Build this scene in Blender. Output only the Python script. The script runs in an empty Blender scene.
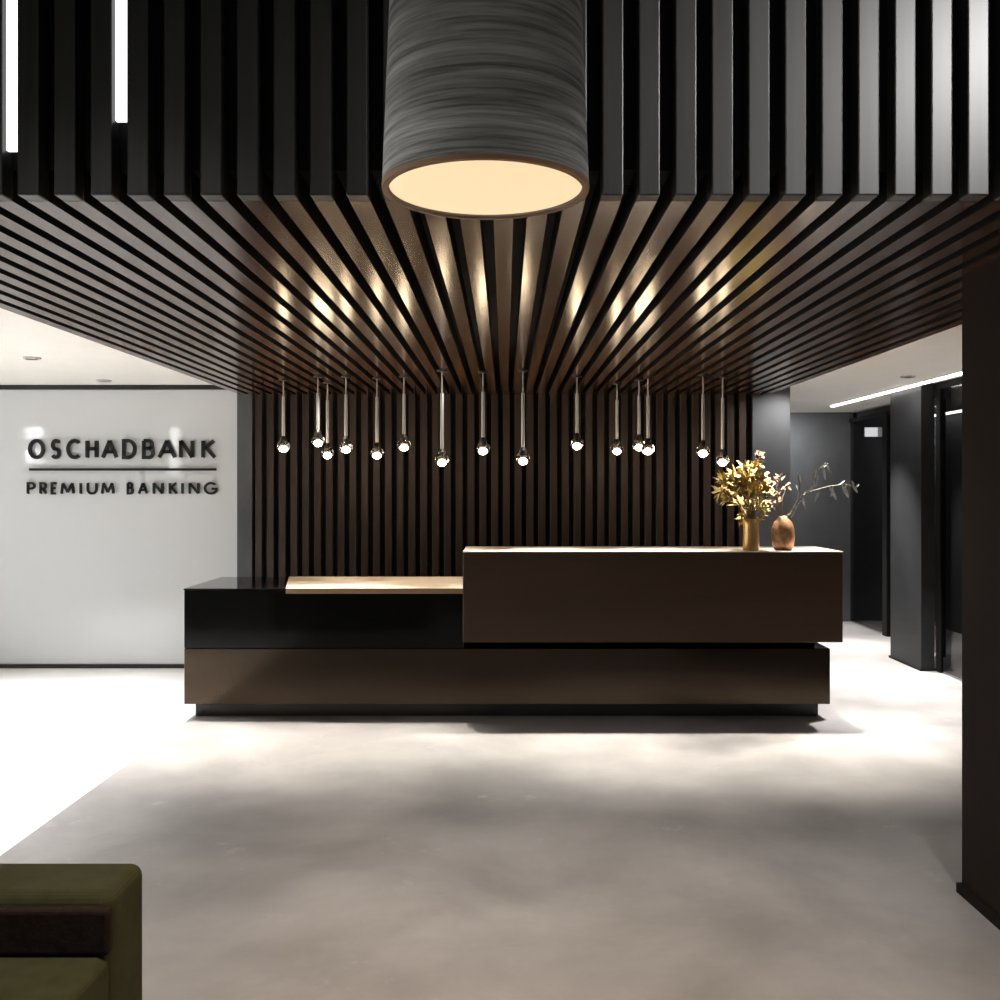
import bpy, bmesh, math, random
from mathutils import Vector, Matrix
R = random.Random(7)
sc = bpy.context.scene
COL = sc.collection
EYE = 1.5          # camera height; the camera stands at x=0, y=0 and looks along +y
HC = 2.30          # underside of the slatted canopy
HW = 2.385         # plaster ceiling

# ------------------------------------------------------------------ materials
def mat(name, col, rough=.5, metal=0, spec=.5, emit=None, es=0, trans=0, ior=1.45, coat=0,
        noise=None, bump=0, alpha=1, tint=None):
    """noise=(col2, scale_xyz, detail, lo, hi)"""
    m = bpy.data.materials.new(name); m.use_nodes = True
    nt = m.node_tree; b = nt.nodes['Principled BSDF']
    b.inputs['Base Color'].default_value = (*col, 1)
    b.inputs['Roughness'].default_value = rough
    b.inputs['Metallic'].default_value = metal
    b.inputs['Specular IOR Level'].default_value = spec
    b.inputs['IOR'].default_value = ior
    b.inputs['Transmission Weight'].default_value = trans
    b.inputs['Coat Weight'].default_value = coat
    b.inputs['Coat Roughness'].default_value = .08
    b.inputs['Alpha'].default_value = alpha
    if tint: b.inputs['Specular Tint'].default_value = (*tint, 1)
    if emit:
        b.inputs['Emission Color'].default_value = (*emit, 1)
        b.inputs['Emission Strength'].default_value = es
    if noise:
        col2, sc3, det, lo, hi = noise
        tc = nt.nodes.new('ShaderNodeTexCoord'); mp = nt.nodes.new('ShaderNodeMapping')
        mp.inputs['Scale'].default_value = sc3
        n = nt.nodes.new('ShaderNodeTexNoise'); n.inputs['Scale'].default_value = 1
        n.inputs['Detail'].default_value = det; n.inputs['Roughness'].default_value = .6
        nt.links.new(tc.outputs['Object'], mp.inputs['Vector'])
        nt.links.new(mp.outputs['Vector'], n.inputs['Vector'])
        cr = nt.nodes.new('ShaderNodeValToRGB')
        cr.color_ramp.elements[0].position = lo; cr.color_ramp.elements[0].color = (*col, 1)
        cr.color_ramp.elements[1].position = hi; cr.color_ramp.elements[1].color = (*col2, 1)
        nt.links.new(n.outputs['Fac'], cr.inputs['Fac'])
        nt.links.new(cr.outputs['Color'], b.inputs['Base Color'])
        if bump:
            bp = nt.nodes.new('ShaderNodeBump'); bp.inputs['Strength'].default_value = bump
            bp.inputs['Distance'].default_value = .01
            nt.links.new(n.outputs['Fac'], bp.inputs['Height'])
            nt.links.new(bp.outputs['Normal'], b.inputs['Normal'])
    return m

def floor_mat(name, c1, c2, c3, rough):
    m = mat(name, c1, rough)
    nt = m.node_tree; b = nt.nodes['Principled BSDF']
    tc = nt.nodes.new('ShaderNodeTexCoord')
    n1 = nt.nodes.new('ShaderNodeTexNoise'); n1.inputs['Scale'].default_value = 1.1; n1.inputs['Detail'].default_value = 9
    n1.inputs['Roughness'].default_value = .62; n1.inputs['Distortion'].default_value = .25
    n2 = nt.nodes.new('ShaderNodeTexNoise'); n2.inputs['Scale'].default_value = 3.2; n2.inputs['Detail'].default_value = 8
    n2.inputs['Distortion'].default_value = .1; n2.inputs['Roughness'].default_value = .7
    r1 = nt.nodes.new('ShaderNodeValToRGB'); r1.color_ramp.elements[0].position = .35; r1.color_ramp.elements[1].position = .68
    r1.color_ramp.elements[0].color = (*c1, 1); r1.color_ramp.elements[1].color = (*c2, 1)
    r2 = nt.nodes.new('ShaderNodeValToRGB'); r2.color_ramp.elements[0].position = .62; r2.color_ramp.elements[1].position = .74
    mx = nt.nodes.new('ShaderNodeMixRGB'); mx.inputs['Color2'].default_value = (*c3, 1)
    sm = nt.nodes.new('ShaderNodeMath'); sm.operation = 'MULTIPLY'; sm.inputs[1].default_value = .6
    for n in (n1, n2): nt.links.new(tc.outputs['Object'], n.inputs['Vector'])
    nt.links.new(n1.outputs['Fac'], r1.inputs['Fac']); nt.links.new(n2.outputs['Fac'], r2.inputs['Fac'])
    nt.links.new(r2.outputs['Color'], sm.inputs[0])
    nt.links.new(sm.outputs[0], mx.inputs['Fac']); nt.links.new(r1.outputs['Color'], mx.inputs['Color1'])
    nt.links.new(mx.outputs['Color'], b.inputs['Base Color'])
    rr = nt.nodes.new('ShaderNodeMapRange'); rr.inputs['To Min'].default_value = rough - .06; rr.inputs['To Max'].default_value = rough + .12
    nt.links.new(n1.outputs['Fac'], rr.inputs['Value']); nt.links.new(rr.outputs['Result'], b.inputs['Roughness'])
    return m

M = dict(
    concrete_floor=floor_mat('polished concrete', (.20,.190,.183), (.345,.326,.312), (.46,.44,.42), .34),
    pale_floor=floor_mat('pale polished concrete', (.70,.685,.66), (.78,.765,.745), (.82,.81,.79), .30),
    plaster=mat('plaster ceiling', (.84,.81,.76), .8, noise=((.80,.77,.72),(2,2,2),4,.3,.7)),
    black_wall=mat('black plaster', (.02,.02,.02), .7, noise=((.028,.027,.026),(2,2,2),3,.3,.7)),
    dark_wall=mat('dark brown wall', (.011,.007,.005), .7, spec=.15, noise=((.018,.0115,.0085),(3,3,1.2),5,.3,.7)),
    concrete=mat('grey concrete', (.045,.046,.049), .5, noise=((.085,.087,.09),(1.6,1.6,1.1),8,.3,.72), bump=.15),
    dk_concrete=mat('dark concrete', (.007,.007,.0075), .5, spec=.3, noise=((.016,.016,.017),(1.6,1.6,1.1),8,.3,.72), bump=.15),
    slat=mat('dark stained wood slat', (.060,.026,.011), .18, spec=.5, ior=1.9, noise=((.11,.052,.024),(40,1.2,40),5,.3,.7)),
    fascia=mat('black lacquered slat', (.018,.0175,.017), .42, spec=.5, noise=((.032,.031,.030),(30,30,1.5),6,.3,.7)),
    back_slat=mat('brown wall slat', (.022,.0125,.008), .42, noise=((.044,.026,.017),(30,30,1.0),5,.3,.7)),
    black=mat('matt black', (.006,.006,.006), .7, spec=.2),
    lacquer=mat('black glass', (.004,.004,.004), .07, spec=.22),
    gloss=mat('smoked mirror glass', (.012,.009,.007), .13, spec=.5, ior=1.5, tint=(.95,.70,.50)),
    plinth=mat('bronze black plinth', (.018,.013,.010), .35),
    block=mat('bronze brown counter', (.042,.025,.016), .36, spec=.35, noise=((.054,.033,.021),(1.2,1.2,9),5,.3,.7)),
    blocktop=mat('counter top', (.42,.36,.30), .35, noise=((.50,.43,.36),(2,9,9),4,.3,.7)),  # paler than the block: the downlight on top is put into the colour
    wood=mat('pale oak worktop', (.80,.68,.52), .4, noise=((.74,.60,.44),(2,30,30),5,.3,.7)),
    wood_edge=mat('oak edge', (.24,.15,.085), .45),
    panel=mat('white back painted glass', (.60,.615,.625), .05, spec=.5, coat=0),
    frame=mat('black metal frame', (.015,.014,.013), .4),
    letter=mat('dark lettering', (.008,.008,.008), .4, spec=.3),
    chrome=mat('brushed steel', (.55,.54,.52), .5, metal=.6),
    socket=mat('dark socket', (.05,.045,.04), .35, metal=.7),
    glass=mat('clear glass', (1,1,1), .02, trans=1, ior=1.35),
    bulb=mat('glowing filament', (1,.8,.55), .5, emit=(1,.80,.55), es=18),
    shade=mat('board formed concrete', (.12,.12,.115), .75, noise=((.50,.49,.46),(3.2,3.2,75),8,.36,.68), bump=.6),
    shade_in=mat('cream inner shade', (.85,.62,.36), .6),
    diffuser=mat('warm diffuser', (.05,.04,.03), .5, emit=(1,.74,.44), es=1.0),
    rim=mat('warm rim', (.30,.17,.09), .6),  # brown carries the lamp's warm light on the rim
    lamp_glow=mat('white cove light', (1,1,1), .5, emit=(1,.98,.95), es=8),
    added_glow=mat('daylight pane', (1,1,1), .5, emit=(1,.985,.96), es=1.6),
    rear_glow=mat('rear daylight pane', (1,1,1), .5, emit=(1,1,1), es=17),
    gap_glow=mat('bright strip', (1,1,1), .5, emit=(1,1,1), es=1.6),
    signw=mat('lit sign face', (1,1,1), .5, emit=(1,1,1), es=2.2),
    signg=mat('grey sign face', (.4,.4,.4), .5, emit=(1,1,1), es=.35),
    velvet=mat('green velvet', (.023,.024,.0085), .85, spec=.2, noise=((.038,.038,.016),(14,14,14),6,.3,.7), bump=.1),
    brownfab=mat('brown fabric', (.008,.004,.0035), .9, spec=.2, noise=((.018,.010,.007),(60,60,60),4,.3,.7), bump=.2),
    gold=mat('gold ceramic', (.50,.30,.10), .32, metal=.55, noise=((.72,.50,.22),(25,25,6),4,.35,.65)),
    copper=mat('copper ceramic', (.20,.10,.045), .38, metal=.35, noise=((.36,.20,.10),(40,40,40),5,.35,.65), bump=.3),
    yellow=mat('dried yellow petal', (.30,.20,.045), .7, noise=((.56,.42,.13),(45,45,45),4,.35,.65)),
    rust=mat('rust dried leaf', (.09,.038,.014), .7, noise=((.17,.085,.03),(30,30,30),3,.35,.65)),
    leafgrey=mat('silver grey leaf', (.34,.35,.35), .45, noise=((.62,.63,.63),(30,30,30),3,.35,.65)),
    stem=mat('dry stem', (.16,.13,.09), .7),
)
# tinted glass pane: see-through but dark
def tinted():
    m = bpy.data.materials.new('tinted glass'); m.use_nodes = True; nt = m.node_tree
    for n in list(nt.nodes): nt.nodes.remove(n)
    o = nt.nodes.new('ShaderNodeOutputMaterial'); t = nt.nodes.new('ShaderNodeBsdfTransparent')
    t.inputs['Color'].default_value = (.55,.55,.56,1)
    g = nt.nodes.new('ShaderNodeBsdfGlossy'); g.inputs['Roughness'].default_value = .04
    g.inputs['Color'].default_value = (1,1,1,1)
    mx = nt.nodes.new('ShaderNodeMixShader')
    mx.inputs[0].default_value = .06; nt.links.new(t.outputs[0], mx.inputs[1]); nt.links.new(g.outputs[0], mx.inputs[2])
    nt.links.new(mx.outputs[0], o.inputs[0]); return m
M['tint'] = tinted()

# ------------------------------------------------------------------ helpers
def box(bm, x0, x1, y0, y1, z0, z1):
    v = [bm.verts.new(p) for p in ((x0,y0,z0),(x1,y0,z0),(x1,y1,z0),(x0,y1,z0),(x0,y0,z1),(x1,y0,z1),(x1,y1,z1),(x0,y1,z1))]
    for f in ((0,3,2,1),(4,5,6,7),(0,1,5,4),(1,2,6,5),(2,3,7,6),(3,0,4,7)): bm.faces.new([v[i] for i in f])
def bx(*a):
    bm = bmesh.new(); box(bm, *a); return bm
def lathe(bm, prof, cx=0, cy=0, n=32, cap=True):
    rings = []
    for r, z in prof:
        rings.append([bm.verts.new((cx+r*math.cos(2*math.pi*i/n), cy+r*math.sin(2*math.pi*i/n), z)) for i in range(n)])
    for a, b in zip(rings, rings[1:]):
        for i in range(n): bm.faces.new((a[i], a[(i+1)%n], b[(i+1)%n], b[i]))
    if cap:
        bm.faces.new(rings[0][::-1]); bm.faces.new(rings[-1])
def tube(bm, pts, r, n=6):
    rings = []
    pts = [Vector(p) for p in pts]
    for i, p in enumerate(pts):
        d = (pts[min(i+1, len(pts)-1)] - pts[max(i-1, 0)]).normalized()
        a = d.orthogonal().normalized(); b = d.cross(a)
        rr = r if not isinstance(r, (list, tuple)) else r[i]
        rings.append([bm.verts.new(p + rr*(math.cos(2*math.pi*k/n)*a + math.sin(2*math.pi*k/n)*b)) for k in range(n)])
    for a, b in zip(rings, rings[1:]):
        for i in range(n): bm.faces.new((a[i], a[(i+1)%n], b[(i+1)%n], b[i]))
    bm.faces.new(rings[0][::-1]); bm.faces.new(rings[-1])
def obj(name, bm, m, parent=None, bevel=0, smooth=False, seg=2):
    bmesh.ops.recalc_face_normals(bm, faces=bm.faces[:])
    me = bpy.data.meshes.new(name); bm.to_mesh(me); bm.free()
    o = bpy.data.objects.new(name, me); COL.objects.link(o)
    me.materials.append(M[m] if isinstance(m, str) else m)
    if smooth:
        for p in me.polygons: p.use_smooth = True
    if bevel:
        b = o.modifiers.new('bevel', 'BEVEL'); b.width = bevel; b.segments = seg; b.limit_method = 'ANGLE'
    if parent: 
        o.parent = parent
        o.matrix_parent_inverse = Matrix.Identity(4)
    return o
def tag(o, label, cat, group=None):
    o['label'] = label; o['category'] = cat
    if group: o['group'] = group
    return o
def thing(name, label, cat, loc=(0,0,0), group=None):
    o = bpy.data.objects.new(name, None); COL.objects.link(o); o.location = loc
    o.empty_display_size = .1
    return tag(o, label, cat, group)
def struct(name, bm, m, parent=None, **k):
    o = obj(name, bm, m, parent, **k)
    if not parent: o['kind'] = 'structure'
    return o
def shift(bm, loc):
    bmesh.ops.translate(bm, vec=-Vector(loc), verts=bm.verts[:]); return bm

# ------------------------------------------------------------------ room shell
XL, XR, YF, YB = -7.0, 6.0, -3.5, 12.0
HS_ = .085
VZ = 3.7          # ceiling of the tall front part
FY = 2.712        # front plane of the slatted canopy
struct('floor', bx(-2.07, XR, YF, YB, -.1, 0), 'concrete_floor')
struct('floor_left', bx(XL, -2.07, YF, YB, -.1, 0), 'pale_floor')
struct('ceiling_left', bx(XL, -2.20, FY+.05, 8.6, HW, HW+.1), 'plaster')
struct('ceiling_right', bx(2.20, 3.57, FY+.05, YB, HW, HW+.1), 'plaster')
struct('ceiling_lobby', bx(3.57, XR, FY+.05, 8.95, 2.33, 2.5), 'black_wall')
struct('ceiling_lobby_back', bx(3.57, 4.02, 8.95, YB, HW, 2.5), 'plaster')
struct('ceiling_lobby_side', bx(4.02, XR, 8.95, YB, 2.33, 2.5), 'black_wall')
struct('ceiling', bx(XL, XR, YF, FY, VZ, VZ+.1), 'black_wall')
# bulkhead above the canopy edge (behind the front slats)
struct('wall_bulkhead', bx(XL, XR, FY+.065, FY+.2, HC+HS_+.002, VZ), 'black')
struct('wall_rear', bx(XL, XR, YF-.1, YF, 0, VZ), 'black_wall')
struct('wall_left', bx(XL-.1, XL, YF, 8.6, 0, VZ), 'black_wall')
struct('wall_right', bx(XR, XR+.1, YF, YB, 0, VZ), 'black_wall')
struct('wall_back', bx(-2.12, 2.08, 8.47, 8.6, 0, HC+.3), 'black')
struct('wall_sign_side', bx(XL, -2.245, 8.47, 8.6, 0, HW), 'concrete')
struct('wall_corner_post', bx(-2.245, -2.12, 8.38, 8.6, 0, HC+.1), 'concrete')
struct('wall_corridor_left', bx(2.08, 2.395, 8.40, 11.4, 0, HW), 'concrete')
struct('wall_corridor_end', bx(2.395, 3.97, 11.4, 11.5, 0, HW), 'concrete')
struct('wall_lobby_end', bx(3.97, XR, 11.5, 11.6, 0, 2.5), 'black_wall')
struct('wall_lobby_side', bx(4.75, 4.85, FY+.2, 11.5, 0, 2.5), 'black_wall')
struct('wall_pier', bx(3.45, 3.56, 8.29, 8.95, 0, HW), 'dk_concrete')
struct('wall_column', bx(1.70, 2.35, 2.95, 3.72, 0, HC), 'dark_wall')
bm = bmesh.new(); box(bm, 1.685, 2.365, 2.935, 3.735, 0, .035)
struct('baseboard_column', bm, 'black')
bm = bmesh.new(); box(bm, 3.438, 3.572, 8.278, 8.962, 0, .02)
struct('baseboard_pier', bm, 'black')
# added glowing panes on the left wall, unseen, that brighten the left floor
for i, (a, b) in enumerate(((3.6, 5.1), (5.25, 6.75), (6.9, 8.3))):
    w = struct('window_%d' % (i+1), bx(XL, XL+.02, a, b, .25, 2.3), 'added_glow')
    fr = bmesh.new()
    box(fr, XL, XL+.05, a-.05, a, .2, 2.35); box(fr, XL, XL+.05, b, b+.05, .2, 2.35)
    box(fr, XL, XL+.05, a, b, 2.3, 2.35); box(fr, XL, XL+.05, a, b, .2, .25)
    obj('window_frame', fr, 'frame', w)
# added unseen glowing panes, placed to give highlights in the white glass
for n, (a, b, c, d) in enumerate(((1.75, 2.36, 2.24, 2.60), (1.75, 2.36, 1.90, 2.12))):
    w = struct('window_%d' % (n+4), bx(XL, XL+.02, a, b, c, d), 'rear_glow')
    fr = bmesh.new()
    box(fr, XL, XL+.05, a-.04, a, c-.04, d+.04); box(fr, XL, XL+.05, b, b+.04, c-.04, d+.04)
    box(fr, XL, XL+.05, a, b, d, d+.04); box(fr, XL, XL+.05, a, b, c-.04, c)
    obj('window_frame', fr, 'frame', w)
w = struct('window_6', bx(-6.80, -6.64, YF, YF+.02, 1.8, 3.1), 'rear_glow')  # added slit pane for a thin highlight in the white glass
fr = bmesh.new(); box(fr, -6.84, -6.80, YF, YF+.05, 1.76, 3.14); box(fr, -6.64, -6.60, YF, YF+.05, 1.76, 3.14)
obj('window_frame', fr, 'frame', w)

# lobby glazing on the right: tinted panes with slim black frames
d1 = struct('door_1', bx(3.575, 3.585, 6.2, 8.27, .02, 2.33), 'tint')
fr = bmesh.new(); box(fr, 3.565, 3.595, 8.20, 8.27, 0, 2.33); box(fr, 3.565, 3.595, 6.15, 6.2, 0, 2.33)
obj('door_frame', fr, 'black', d1)
d2 = struct('door_2', bx(3.93, 3.94, 9.0, 11.38, .02, 2.30), 'tint')
fr = bmesh.new(); box(fr, 3.90, 3.97, 10.22, 10.34, 0, 2.30); box(fr, 3.92, 3.95, 8.96, 9.0, 0, 2.3)
box(fr, 3.92, 3.95, 8.96, 11.4, 2.27, 2.31)
obj('door_frame', fr, 'black', d2)
struct('trim_lobby', bx(3.565, 3.575, FY+.2, 8.28, 2.33, HW), 'black')

# cove lights
def cove(x0, x1, y0, y1, z, label):
    t = thing('cove_light', label, 'light', ((x0+x1)/2, (y0+y1)/2, z))
    L = t.location
    obj('housing', shift(bx(x0-.012, x1+.012, y0, y1, z+.012, z+.02), L), 'plaster', t)
    obj('diffuser', shift(bx(x0, x1, y0, y1, z, z+.012), L), 'lamp_glow', t)
cove(3.385, 3.425, 4.2, 10.4, HW-.022, 'long white linear light recessed in corridor ceiling beside the pier')
cove(4.62, 4.70, 6.5, 11.0, 2.33-.03, 'slim light strip at the back of the dark lobby ceiling')
t = thing('lit_sign', 'small white lit box sign high on the dark lobby end wall', 'sign', (4.25, 11.5, 2.13))
L = t.location
obj('housing', shift(bx(4.10, 4.42, 11.44, 11.5, 2.10, 2.225), L), 'black', t)
obj('white_face', shift(bx(4.115, 4.26, 11.43, 11.44, 2.11, 2.215), L), 'signw', t)
obj('grey_face', shift(bx(4.26, 4.345, 11.43, 11.44, 2.11, 2.215), L), 'signg', t)
obj('white_face', shift(bx(4.345, 4.41, 11.43, 11.44, 2.11, 2.215), L), 'signw', t)

# round ceiling downlights in the plaster
def downlight(x, y, z, label, r=.055, power=0, grp='downlights in the pale ceiling'):
    t = thing('ceiling_downlight', label, 'downlight', (x, y, z), grp)
    bm = bmesh.new(); lathe(bm, [(r*.72, -.012), (r, -.012), (r*1.05, -.002), (r*1.05, 0), (r*.72, 0)], n=24, cap=False)
    obj('trim_ring', bm, 'chrome', t, smooth=False)
    bm = bmesh.new(); lathe(bm, [(r*.70, -.006), (r*.70, -.001)], n=24)
    obj('lens', bm, 'plaster', t)
def at(px, py, H):      # ceiling point at height H above the eye
    D = H/((490-py)/1000); return (px-505)/1000*D, D
for px, py, lab in ((32, 357.5, 'left downlight in the pale ceiling over the white glass wall'), (104, 380, 'right downlight in the pale ceiling just before the white glass wall')):
    x, y = at(px, py, HW-EYE); downlight(x, y, HW, lab)
x, y = at(908, 376, HW-EYE); downlight(x, y, HW, 'downlight in the corridor ceiling right of the slatted canopy')

# ------------------------------------------------------------------ slatted canopy
S = .0992; W = .058; HS = .085
xc = -.005
can = thing('slatted_canopy', 'dark wooden slatted canopy over the reception desk with tall slatted front', 'canopy', (0, FY, HC))
L = can.location
bm = bmesh.new()
for k in range(-22, 23):
    x = xc + k*S
    if abs(x) > 2.2: continue
    box(bm, x-W/2, x+W/2, FY+.06, 8.40, HC, HC+HS)
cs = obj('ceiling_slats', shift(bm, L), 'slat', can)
cs.data.materials.append(M['black'])          # sides painted black as shade of the gaps, the visible faces are wood
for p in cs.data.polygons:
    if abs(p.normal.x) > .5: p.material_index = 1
bm = bmesh.new()
for k in range(-22, 23):
    x = xc + k*S
    if abs(x) > 2.2: continue
    box(bm, x-W/2, x+W/2, FY, FY+.06, HC, VZ-.02)
obj('front_slats', shift(bm, L), 'fascia', can, bevel=.004, seg=2)
obj('backing_panel', shift(bx(-2.2, 2.2, FY+.205, 8.40, HC+HS+.002, HC+HS+.015), L), 'black', can)

# added glowing strips for stray white patches in the gaps; no lamp there
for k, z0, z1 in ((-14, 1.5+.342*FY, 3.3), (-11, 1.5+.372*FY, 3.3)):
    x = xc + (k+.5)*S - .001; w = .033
    t = obj('added_glow_strip', shift(bx(x-w/2, x+w/2, FY+.018, FY+.033, z0, z1), L), 'gap_glow', can)
    t['label'] = 'added narrow glowing strip between two front slats'

# ------------------------------------------------------------------ slatted back wall
sw = thing('slatted_wall_panel', 'dark brown vertical slat panelling behind the reception desk', 'wall panel', (0, 8.47, 0))
L = sw.location
bm = bmesh.new()
x = -2.10; k = 0
while x < 2.03:
    box(bm, x, x+.058, 8.40, 8.465, .0, HC+.08); x += S
obj('slats', shift(bm, L), 'back_slat', sw, bevel=.003, seg=1)
obj('backing', shift(bx(-2.115, 2.075, 8.455, 8.469, 0, HC+.08), L), 'black', sw)

# ------------------------------------------------------------------ white glass sign wall
gp = thing('glass_wall_panel', 'large white back-painted glass panel with black edge trims left of the desk', 'wall panel', (-4.3, 8.46, 0))
L = gp.location
obj('glass_sheet', shift(bx(-6.95, -2.25, 8.43, 8.465, .035, 2.345), L), 'panel', gp)
obj('top_trim', shift(bx(-6.95, -2.25, 8.41, 8.465, 2.346, 2.384), L), 'frame', gp)
obj('bottom_trim', shift(bx(-6.95, -2.25, 8.41, 8.465, .0, .034), L), 'frame', gp)

# lettering: each letter is drawn with strokes in a unit box
def arc(cx, cy, rx, ry, a0, a1, n=20):
    return [(cx+rx*math.cos(math.radians(a0+(a1-a0)*i/n)), cy+ry*math.sin(math.radians(a0+(a1-a0)*i/n))) for i in range(n+1)]
GL = {
 'O': [arc(.5,.5,.5,.5,0,360,32)],
 'S': [arc(.52,.745,.40,.255,35,270,16)+arc(.48,.255,.42,.255,90,-150,16)],
 'C': [arc(.58,.5,.58,.5,50,310,28)],
 'G': [arc(.55,.5,.55,.5,48,340,28)+[(1.05,.46),(.62,.46)]],
 'H': [[(0,0),(0,1)],[(1,0),(1,1)],[(0,.52),(1,.52)]],
 'A': [[(0,0),(.5,1)],[(.5,1),(1,0)],[(.19,.34),(.81,.34)]],
 'D': [[(0,1),(0,0),(.4,0)]+arc(.4,.5,.6,.5,-90,90,16)+[(0,1)]],
 'B': [[(0,1),(0,0),(.5,0)]+arc(.55,.27,.42,.27,-90,90,12)+[(0,.54)],[(.45,.54)]+arc(.48,.77,.38,.23,-90,90,12)+[(0,1)]],
 'N': [[(0,0),(0,1)],[(0,1),(1,0)],[(1,0),(1,1)]],
 'K': [[(0,0),(0,1)],[(.05,.5),(.9,1)],[(.25,.58),(1,0)]],
 'P': [[(0,0),(0,1),(.5,1)]+arc(.5,.74,.45,.26,90,-90,12)+[(0,.48)]],
 'R': [[(0,0),(0,1),(.5,1)]+arc(.5,.74,.42,.26,90,-90,12)+[(0,.48)],[(.45,.48),(1,0)]],
 'E': [[(.95,1),(0,1),(0,0),(.95,0)],[(0,.52),(.85,.52)]],
 'M': [[(0,0),(.12,1)],[(.12,1),(.5,.12)],[(.5,.12),(.88,1)],[(.88,1),(1,0)]],
 'I': [[(.5,0),(.5,1)]],
 'U': [[(0,1),(0,.4)]+arc(.5,.4,.5,.4,180,360,16)+[(1,1)]],
}
def ribbon(bm, pts, w, y0, y1):
    P = [Vector((a, b)) for a, b in pts]
    closed = (P[0]-P[-1]).length < 1e-6
    if closed: P = P[:-1]
    n = len(P); Lf = []; Rt = []
    for i in range(n):
        if closed: a, b = P[i-1], P[(i+1) % n]
        else: a, b = P[max(i-1,0)], P[min(i+1,n-1)]
        d1 = (P[i]-a).normalized() if (P[i]-a).length > 0 else (b-P[i]).normalized()
        d2 = (b-P[i]).normalized() if (b-P[i]).length > 0 else d1
        n1 = Vector((-d1.y, d1.x)); n2 = Vector((-d2.y, d2.x)); m = (n1+n2)
        m = m.normalized() if m.length > 1e-4 else n1
        k = 1/max(.55, m.dot(n1))
        Lf.append(P[i]+m*w/2*k); Rt.append(P[i]-m*w/2*k)
    V = []
    for l, r in zip(Lf, Rt):
        V.append([bm.verts.new(p) for p in ((l.x,y0,l.y),(r.x,y0,r.y),(r.x,y1,r.y),(l.x,y1,l.y))])
    rng = range(n) if closed else range(n-1)
    for i in rng:
        a, b = V[i], V[(i+1) % n]
        for j in range(4): bm.faces.new((a[j], a[(j+1)%4], b[(j+1)%4], b[j]))
    if not closed: bm.faces.new(V[0][::-1]); bm.faces.new(V[-1])
GD = 8.40
def gx(px): return (px-505)/1000*GD
def gz(py): return EYE+(490-py)/1000*GD
sg = thing('wall_sign', 'dark raised lettering reading OSCHADBANK PREMIUM BANKING on the white glass', 'sign', (gx(122), 8.43, gz(495)))
L = sg.location
def letters(spec, ytop, ybot, w):
    for ch, a, b in spec:
        bm = bmesh.new()
        x0, x1 = gx(a*.24)+w/2, gx(b*.24)-w/2; z0, z1 = gz(ybot)+w/2*.8, gz(ytop)-w/2*.8
        for st in GL[ch]:
            ribbon(bm, [(x0+(x1-x0)*u, z0+(z1-z0)*v) for u, v in st], w, GD, GD+.016)
        # stand-off pin reaching the glass
        xm, zm = (x0+x1)/2, (z0+z1)/2
        u, v = GL[ch][0][0] if ch != 'O' else (1, .5)
        px_, pz_ = x0+(x1-x0)*u, z0+(z1-z0)*v
        box(bm, px_-.004, px_+.004, GD+.01, 8.4299, pz_-.004, pz_+.004)
        obj('letter', shift(bm, L), 'letter', sg)
letters([('O',116,186),('S',207,256),('C',275,337),('H',355,408),('A',420,492),('D',507,568),('B',590,645),('A',655,735),('N',745,808),('K',838,902)], 439.2, 458.8, .030)
letters([('P',110,148),('R',163,195),('E',210,236),('M',250,310),('I',326,344),('U',360,405),('M',420,476),('B',527,556),('A',573,616),('N',635,680),('K',702,740),('I',750,768),('N',785,830),('G',848,903)], 482.2, 494.4, .019)
bm = bmesh.new(); box(bm, gx(29), gx(216), GD, GD+.016, gz(470.7), gz(468.2)); box(bm, gx(60)-.004, gx(60)+.004, GD+.01, 8.4299, gz(469.9), gz(469)); box(bm, gx(190)-.004, gx(190)+.004, GD+.01, 8.4299, gz(469.9), gz(469))
obj('underline', shift(bm, L), 'letter', sg)

# ------------------------------------------------------------------ reception desk
YD = 6.545
desk = thing('reception_desk', 'long black and bronze reception desk with raised counter block at right', 'reception desk', (0, 6.65, 0))
L = desk.location
def dk(name, a, m, bev=.003, parent=desk, lab=None):
    o = obj(name, shift(bx(*a), L), m, parent, bevel=bev, seg=1)
    if lab: o['label'] = lab
    return o
zt = EYE-.0985*YD
dk('plinth', (-2.055, 2.08, 6.64, 7.38, 0, .097), 'plinth')
dk('lower_cabinet', (-2.10, 2.128, YD, 7.42, .098, .462), 'gloss', lab='glossy smoked mirror lower front')
dk('upper_cabinet', (-2.10, -.272, YD, 7.42, .464, zt-.012), 'lacquer', lab='black glass upper front')
dk('core', (-.27, 2.05, 6.62, 7.36, .463, .60), 'black', 0)
dk('black_top', (-2.105, -1.43, YD-.004, 7.42, zt-.011, zt), 'lacquer')
# pale worktop with chamfered left end
bm = bmesh.new()
z0, z1 = zt-.030, zt+.004
poly = [(-1.43, YD-.02), (-.274, YD-.02), (-.274, 7.40), (-1.60, 7.40)]
lo = [bm.verts.new((x, y, z0)) for x, y in poly]; hi = [bm.verts.new((x, y, z1)) for x, y in poly]
bm.faces.new(lo[::-1]); bm.faces.new(hi)
for i in range(4): bm.faces.new((lo[i], lo[(i+1)%4], hi[(i+1)%4], hi[i]))
wt = obj('worktop', shift(bm, L), 'wood', desk); wt['label'] = 'pale wooden worktop'
obj('front_edge', shift(bx(-1.43, -.274, YD-.026, YD-.0205, zt-.032, zt+.001), L), 'wood_edge', wt)
ctr = dk('counter_block', (-.270, 2.163, 6.40, 6.96, EYE-.1525*6.4, EYE-.0625*6.4), 'block', .004, lab='raised bronze brown counter block')
dk('counter_top', (-.272, 2.165, 6.398, 6.962, EYE-.0623*6.4, EYE-.0620*6.4+.004), 'blocktop', .001)
TOPZ = EYE-.0620*6.4+.004

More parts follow.
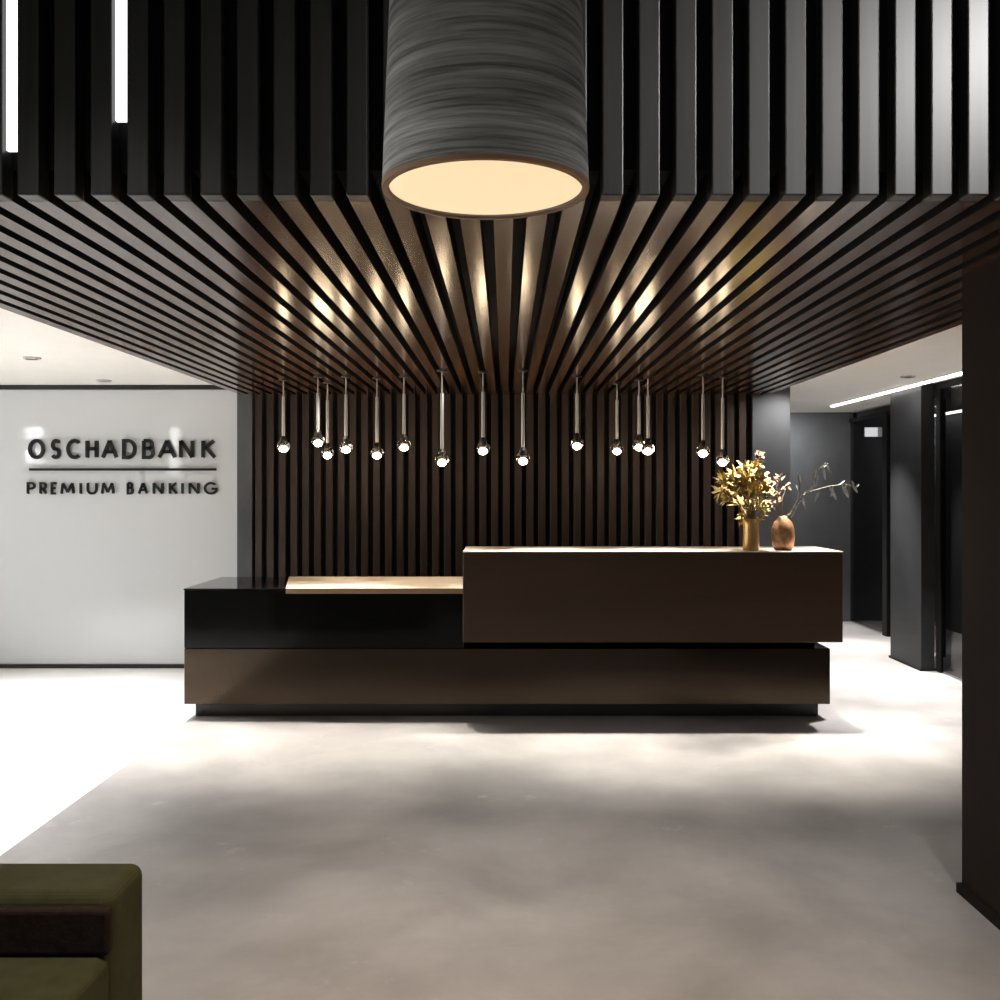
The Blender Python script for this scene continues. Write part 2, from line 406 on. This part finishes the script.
# ------------------------------------------------------------------ big concrete lamp
lx, ly, lz = -.040, 2.075, EYE+.62
lamp = thing('pendant_lamp', 'huge grey ribbed concrete drum pendant with glowing warm opening', 'pendant lamp', (lx, ly, lz))
bm = bmesh.new()
prof = [(.201,.012),(.201,.0),(.213,0.0),(.214,.01)] 
prof += [(.214-.016*t/.40, t) for t in [.02*i for i in range(1, 46)]] + [(.178,.905),(.05,.91)]
lathe(bm, prof, n=96, cap=False)
obj('shade', bm, 'shade', lamp, smooth=True)
bm = bmesh.new(); lathe(bm, [(.200,.010),(.195,.30),(.17,.5)], n=64, cap=False)
obj('inner_shade', bm, 'shade_in', lamp, smooth=True)
bm = bmesh.new(); lathe(bm, [(.2005,-.002),(.2135,-.002),(.2145,.006),(.2005,.006)], n=96, cap=False)
obj('rim', bm, 'rim', lamp)
bm = bmesh.new(); lathe(bm, [(.001,-.004),(.10,-.0025),(.17,.001),(.1995,.006),(.1995,.016),(.001,.016)], n=64, cap=False)
obj('diffuser', bm, 'diffuser', lamp, smooth=True)
bm = bmesh.new(); lathe(bm, [(.05,.905),(.05,.95),(.008,.96)], n=24); obj('cap', bm, 'frame', lamp)
bm = bmesh.new(); tube(bm, [(0,0,.95),(0,0,VZ-lz)], .006, 8); obj('cord', bm, 'black', lamp)

# ------------------------------------------------------------------ small pendants
PEND = [(283.4,446.5,379),(318,440.5,376),(327.5,453,382),(346,447,376),(377,453,377.5),(404,445,376),(442,460,370),(483,448.5,371.5),
        (523,458.5,370),(577,443.7,376),(617,449,383),(639,445,379),(648,448.8,377),(703,451,374.5),(722.6,460,376)]
def make_pendant(drop):
    t = thing('globe_pendant', '', 'pendant lamp', (0,0,0), 'small glass globe pendants above the reception desk')
    bm = bmesh.new(); lathe(bm, [(.034,-.012),(.036,-.004),(.036,0.0)], n=20); obj('ceiling_cap', bm, 'socket', t)
    tb = drop*.74
    bm = bmesh.new(); tube(bm, [(0,0,-.01),(0,0,-(drop-tb))], .0055, 8); obj('cable', bm, 'chrome', t)
    bm = bmesh.new(); lathe(bm, [(.011,-(drop-tb)), (.012,-drop+.075),(.012,-drop+.045)], n=12); obj('tube', bm, 'chrome', t)
    bm = bmesh.new(); lathe(bm, [(.012,-drop+.075),(.024,-drop+.055),(.028,-drop+.022),(.022,-drop+.012)], n=16); s = obj('socket', bm, 'socket', t)
    bm = bmesh.new(); bmesh.ops.create_uvsphere(bm, u_segments=24, v_segments=14, radius=.047)
    bmesh.ops.translate(bm, vec=(0,0,-drop), verts=bm.verts[:]); obj('globe', bm, 'glass', t, smooth=True)
    bm = bmesh.new(); bmesh.ops.create_uvsphere(bm, u_segments=16, v_segments=10, radius=.022)
    bmesh.ops.scale(bm, vec=(1.05,1.05,.8), verts=bm.verts[:])
    bmesh.ops.translate(bm, vec=(0,0,-drop-.014), verts=bm.verts[:]); obj('bulb', bm, 'bulb', t, smooth=True)
    return t
ORD = ['leftmost','second from left','third from left','fourth from left','fifth from left','sixth from left','seventh from left','eighth and middle',
       'seventh from right','sixth from right','fifth from right','fourth from right','third from right','second from right','rightmost']
DESC = ['over the left end of the pale worktop','short drop','close beside and lower than its left neighbour','over the pale worktop','over the pale worktop','over the pale worktop',
        'hanging just left of the counter','over the counter block edge','long drop, over the counter block','highest globe, over the counter block','over the middle of the counter block',
        'partly behind its right neighbour','overlapping its left neighbour','left of the yellow flowers','lowest, beside the yellow flowers']
for i, (px, py, pt) in enumerate(PEND):
    D = (HC-EYE)/((490-pt)/1000)
    z = EYE+(490-py)/1000*D
    t = make_pendant(HC-z)
    t.location = ((px-505)/1000*D, D, HC)
    t['label'] = 'glass globe pendant, %s of fifteen, %s' % (ORD[i], DESC[i])
    li = bpy.data.lights.new('pendant_light', 'POINT'); li.energy = 1.1; li.color = (1,.72,.45); li.shadow_soft_size = .03
    lo_ = bpy.data.objects.new('pendant_light', li); COL.objects.link(lo_); lo_.location = (t.location.x, D, z-.075)

# ------------------------------------------------------------------ vases and dried flowers
def V(px, py, D): return Vector(((px-505)/1000*D, D, EYE+(490-py)/1000*D))
DV = 6.52
def vase(name, px, prof, m, label):
    p = V(px, 551, DV); t = thing(name, label, 'vase', (p.x, DV, TOPZ))
    bm = bmesh.new(); lathe(bm, prof, n=36, cap=False)
    bm.faces.new([v for v in bm.verts if abs(v.co.z) < 1e-6])
    obj('body', bm, m, t, smooth=True); return t
v1 = vase('flower_vase', 751, [(.048,0),(.052,.005),(.053,.05),(.050,.12),(.050,.17),(.056,.205),(.050,.205),(.044,.17),(.044,.02)], 'gold', 'tall slim golden cylinder vase holding yellow dried flowers')
v2 = vase('flower_vase', 783, [(.048,0),(.058,.006),(.070,.04),(.076,.09),(.072,.14),(.056,.185),(.030,.210),(.026,.222),(.020,.222),(.023,.207),(.05,.18),(.064,.13),(.06,.03)], 'copper', 'rounded copper brown vase holding a silvery leaf branch')

def leaf(bm, base, d, up, ln, wd, curl=.25, n=5):
    d = d.normalized(); s = d.cross(up)
    s = s.normalized() if s.length > 1e-3 else d.orthogonal().normalized()
    u = s.cross(d).normalized(); rows = []
    for i in range(n+1):
        t = i/n; w = wd*math.sin(math.pi*min(.97, t*.92+.06))**.8/2
        c = base + d*ln*t + u*(-curl*ln*t*t)
        rows.append([bm.verts.new(c - s*w + u*w*.35), bm.verts.new(c), bm.verts.new(c + s*w + u*w*.35)])
    for a, b in zip(rows, rows[1:]):
        for j in range(2): bm.faces.new((a[j], a[j+1], b[j+1], b[j]))
def rv(): return Vector((R.uniform(-1,1), R.uniform(-1,1), R.uniform(-1,1)))

# yellow bouquet
bp = V(751, 523, DV); b0 = Vector((bp.x, DV, TOPZ))
bq = thing('dried_bouquet', 'bushy bouquet of yellow dried flowers standing in the slim golden vase', 'flowers', b0)
stm = bmesh.new(); pet = bmesh.new(); n = 0
heads = [(724,482,1.0),(722,492,.9),(731,497,1),(738,476,1.1),(745,470,1.2),(742,487,1.3),(752,484,1.3),(735,489,1.2),(748,498,1.3),(757,495,1.2),(740,505,1.1),(752,509,1.2),
         (745,515,.9),(760,504,1),(764,487,1.0),(757,473,1.1),(729,500,.8),(746,478,1.2),(760,480,1),(733,484,1.2),(750,491,1.2),(762,510,.8),(743,519,.7),(759,518,.6),(757,466,.7),(726,488,1),(768,494,.7)]
for px, py, s in heads:
    D = DV + R.uniform(-.09, .09); c = V(px, py, D)
    a = Vector((bp.x+R.uniform(-.02,.02), DV+R.uniform(-.02,.02), TOPZ+.03))
    mid = Vector((bp.x+R.uniform(-.03,.03), DV+R.uniform(-.03,.03), TOPZ+.215))
    tube(stm, [a-b0, mid-b0, (mid*.5+c*.5)+Vector((0,0,.01))-b0, c-b0], .0022, 5)
    out = (c-mid).normalized()
    for k in range(16):
        d = out*.7 + rv()*.95
        leaf(pet, c-b0 + rv()*.012, d, Vector((R.uniform(-.4,.4), -.6, 1)), R.uniform(.045,.085)*s, R.uniform(.014,.026)*s, R.uniform(-.2,.5))
# tall single flower with a flat collar
c = V(759.5, 456, DV); tube(stm, [Vector((bp.x,DV,TOPZ+.2))-b0, V(757,480,DV)-b0, c-b0], .003, 5)
for k in range(9):
    a = k/9*2*math.pi; leaf(pet, V(756,461.5,DV)-b0, Vector((math.cos(a), math.sin(a), .05)), Vector((0,0,1)), .062, .014, .0)
obj('stems', stm, 'stem', bq); obj('petals', pet, 'yellow', bq, smooth=True)
bud = bmesh.new()
for k in range(26):
    leaf(bud, c-b0+rv()*.008, rv()+Vector((0,0,.6)), Vector((0,-.5,1)), .034, .016, .3)
o = obj('top_flower', bud, 'rust', bq, smooth=True); o['label'] = 'orange brown single flower head'

# rust sprig + silver branch in the round vase
p0 = V(783, 522, DV); r0 = Vector((p0.x, DV, TOPZ))
rs = thing('dried_sprig', 'rust brown dried sprig leaning between the two vases', 'flowers', r0)
stm = bmesh.new(); lf = bmesh.new()
for tip in ((781,479),(771,487),(776,483),(786,488),(768,497),(775,503),(778,494),(770,506)):
    D = DV+R.uniform(-.05,.05); c = V(*tip, D)
    tube(stm, [Vector((p0.x-.004,DV,TOPZ+.06))-r0, Vector((p0.x-.006,DV,TOPZ+.215))-r0, (V(779,508,DV)*.5+c*.5)-r0, c-r0], .002, 5)
    for k in range(7): leaf(lf, c-r0+rv()*.018, rv()+Vector((-.2,0,.4)), Vector((0,-.5,1)), R.uniform(.03,.05), .016, .3)
obj('stems', stm, 'stem', rs); obj('leaves', lf, 'rust', rs, smooth=True)
sb = thing('leaf_branch', 'silvery grey eucalyptus-like branch arching right from the round copper vase', 'branch', r0)
stm = bmesh.new(); lf = bmesh.new()
def P(px, py, dy=0): return V(px, py, DV+dy)-r0
base = Vector((.004, 0, .06)); mouth = Vector((.006, 0, .218))
main = [base, mouth, P(790,514), P(797,504), P(803,495), P(815,490), P(830,486), P(845,484), P(856,487)]
tube(stm, main, [.0035]*4+[.003,.0026,.0022,.0018,.0012], 6)
tube(stm, [P(797,504), P(799,492), P(799,474)], .0016, 5)
tube(stm, [P(803,495), P(814,486), P(818,470), P(826,463)], .0016, 5)
def lf_(a, b, w, c=.1): leaf(lf, P(*a), P(*b)-P(*a), Vector((R.uniform(-.3,.3),-1,.3)), (P(*b)-P(*a)).length, w, c)
for a, b, w in (((799,482),(798,472),.014),((799,488),(800,476),.014),((800,492),(796,484),.014),((801,496),(807,509),.018),((799,500),(791,512),.018),((797,505),(791,518),.018),((803,494),(798,505),.016),
        ((815,488),(817,469),.026),((818,470),(828,463),.016),((826,464),(833,476),.02),((822,466),(826,480),.018),((820,489),(815,502),.016),((812,491),(804,492),.014),
        ((829,486),(837,500),.026),((833,486),(831,497),.014),((842,485),(849,498),.026),((846,484),(844,493),.016),((852,485),(858,493),.018),((854,486),(852,481),.014),((856,487),(859,484),.012),((838,485),(845,480),.014)):
    lf_(a, b, w)
obj('stems', stm, 'stem', sb); obj('leaves', lf, 'leafgrey', sb, smooth=True)

# ------------------------------------------------------------------ sofa at the lower left
sx = -.848
so = thing('lounge_sofa', 'low green velvet sofa with brown back cushion at lower left', 'sofa', (-1.6, 1.9, 0))
L = so.location
obj('backrest', shift(bx(-2.5, sx, 2.157, 2.36, .10, .627), L), 'velvet', so, bevel=.028, seg=5)
obj('seat', shift(bx(-2.5, sx, 1.30, 2.1565, .10, .505), L), 'velvet', so, bevel=.025, seg=5)
o = obj('back_cushion', shift(bx(-2.45, sx+.006, 2.125, 2.156, .507, .607), L), 'brownfab', so, bevel=.010, seg=3); o['label'] = 'dark brown fabric back cushion'
for x in (-2.42, sx-.08):
    for y in (1.38, 2.28):
        bm = bmesh.new(); lathe(bm, [(.016,0),(.022,.10)], x, y, 16); obj('leg', shift(bm, L), 'frame', so)

# ------------------------------------------------------------------ lights
def spot(loc, target, energy, size, col=(1,1,1), blend=.6, rad=.04, name='spot'):
    l = bpy.data.lights.new(name, 'SPOT'); l.energy = energy; l.spot_size = math.radians(size); l.spot_blend = blend
    l.color = col; l.shadow_soft_size = rad
    o = bpy.data.objects.new(name, l); COL.objects.link(o); o.location = loc
    o.rotation_euler = (Vector(target)-Vector(loc)).to_track_quat('-Z', 'Y').to_euler(); return o
# row of canopy spots above the desk: worktop, counter and the band of floor in front
for x in (-1.8, -1.1, -.4, .3, 1.0, 1.7, 2.1):
    spot((x, 6.66, HC-.01), (x, 5.95, 0), 510, 54, (1,.945,.86), 1, .03, 'canopy_spot')
for x in (-1.25, -.55): spot((x, 6.95, HC-.01), (x, 6.95, 0), 60, 50, (1,.93,.82), .9, .03, 'worktop_spot')
for x in (.3, 1.1, 1.9): spot((x, 6.75, HC-.01), (x, 6.75, 0), 15, 50, (1,.93,.82), .9, .03, 'counter_spot')
for x in (-1.2, 0, 1.2): spot((x, 4.3, HC-.01), (x, 4.3, 0), 36, 110, (1,.96,.92), .9, .03, 'canopy_spot')  # added fill spots without fixtures, lifting the floor under the canopy
# downlights over the pale left floor
for x, y in ((-3.2,4.0),(-3.0,5.4),(-3.1,6.9),(-4.4,6.2),(-4.2,4.6)):
    spot((x, y, HW-.02), (x, y, 0), 430, 84, (.98,.985,1), .9, .06, 'left_spot')
# corridor downlights
for x, y, e in ((2.9,7.1,850),(2.95,8.8,850),(2.95,10.2,500)):
    spot((x, y, HW-.02), (x, y, 0), e, 80, (1,.98,.96), .8, .05, 'corridor_spot')
spot((2.75, 11.0, HW-.03), (3.5, 11.4, 1.4), 110, 120, (1,1,1), .9, .02, 'wall_wash')
spot((2.45, 8.0, HW-.03), (2.2, 8.4, 1.6), 45, 110, (1,1,1), .9, .02, 'wall_wash')  # added wash spot, brightens the top of the corridor wall
spot((3.2, 8.3, HW-.03), (3.45, 8.5, 2.0), 22, 110, (1,1,1), .9, .02, 'wall_wash')  # added spot, brightens the pier top beside the cove light
# big lamp, pouring warm light down
spot((lx, ly, lz-.02), (lx, ly, 0), 150, 120, (1,.68,.40), .7, .15, 'lamp_light')
# added unseen spots that brighten the foreground floor
for x in (-1.3, 1.3):
    spot((x, 1.3, VZ-.05), (x*.8, 2.3, 0), 210, 74, (1,.985,.97), .8, .08, 'front_fill_spot')
# high spot of the tall front room washing the right front slats
spot((2.0, 1.3, 3.3), (1.2, 2.7, 2.6), 270, 74, (1,.99,.97), 1, .1, 'front_wash')
w = bpy.data.worlds.new('world'); sc.world = w; w.use_nodes = True
w.node_tree.nodes['Background'].inputs['Color'].default_value = (.6,.62,.65,1)
w.node_tree.nodes['Background'].inputs['Strength'].default_value = .05
al = bpy.data.lights.new('front_fill_area', 'AREA'); al.energy = 35; al.shape = 'RECTANGLE'; al.size = 5; al.size_y = 3; al.color = (1,.97,.93)  # added unseen area light, fills the foreground
ao = bpy.data.objects.new('front_fill_area', al); COL.objects.link(ao); ao.location = (0, -1.2, VZ-.05)

cam = bpy.data.cameras.new('camera'); co = bpy.data.objects.new('camera', cam); COL.objects.link(co)
co.location = (0, 0, EYE); co.rotation_euler = (math.radians(90), 0, 0)
cam.sensor_width = 36; cam.lens = 36; cam.shift_x = -.005; cam.shift_y = -.010; cam.clip_start = .05
sc.camera = co
vs = sc.view_settings; vs.view_transform = 'Standard'; vs.look = 'None'; vs.exposure = 0; vs.gamma = 1; vs.use_curve_mapping = False
sc.cycles.use_denoising = True
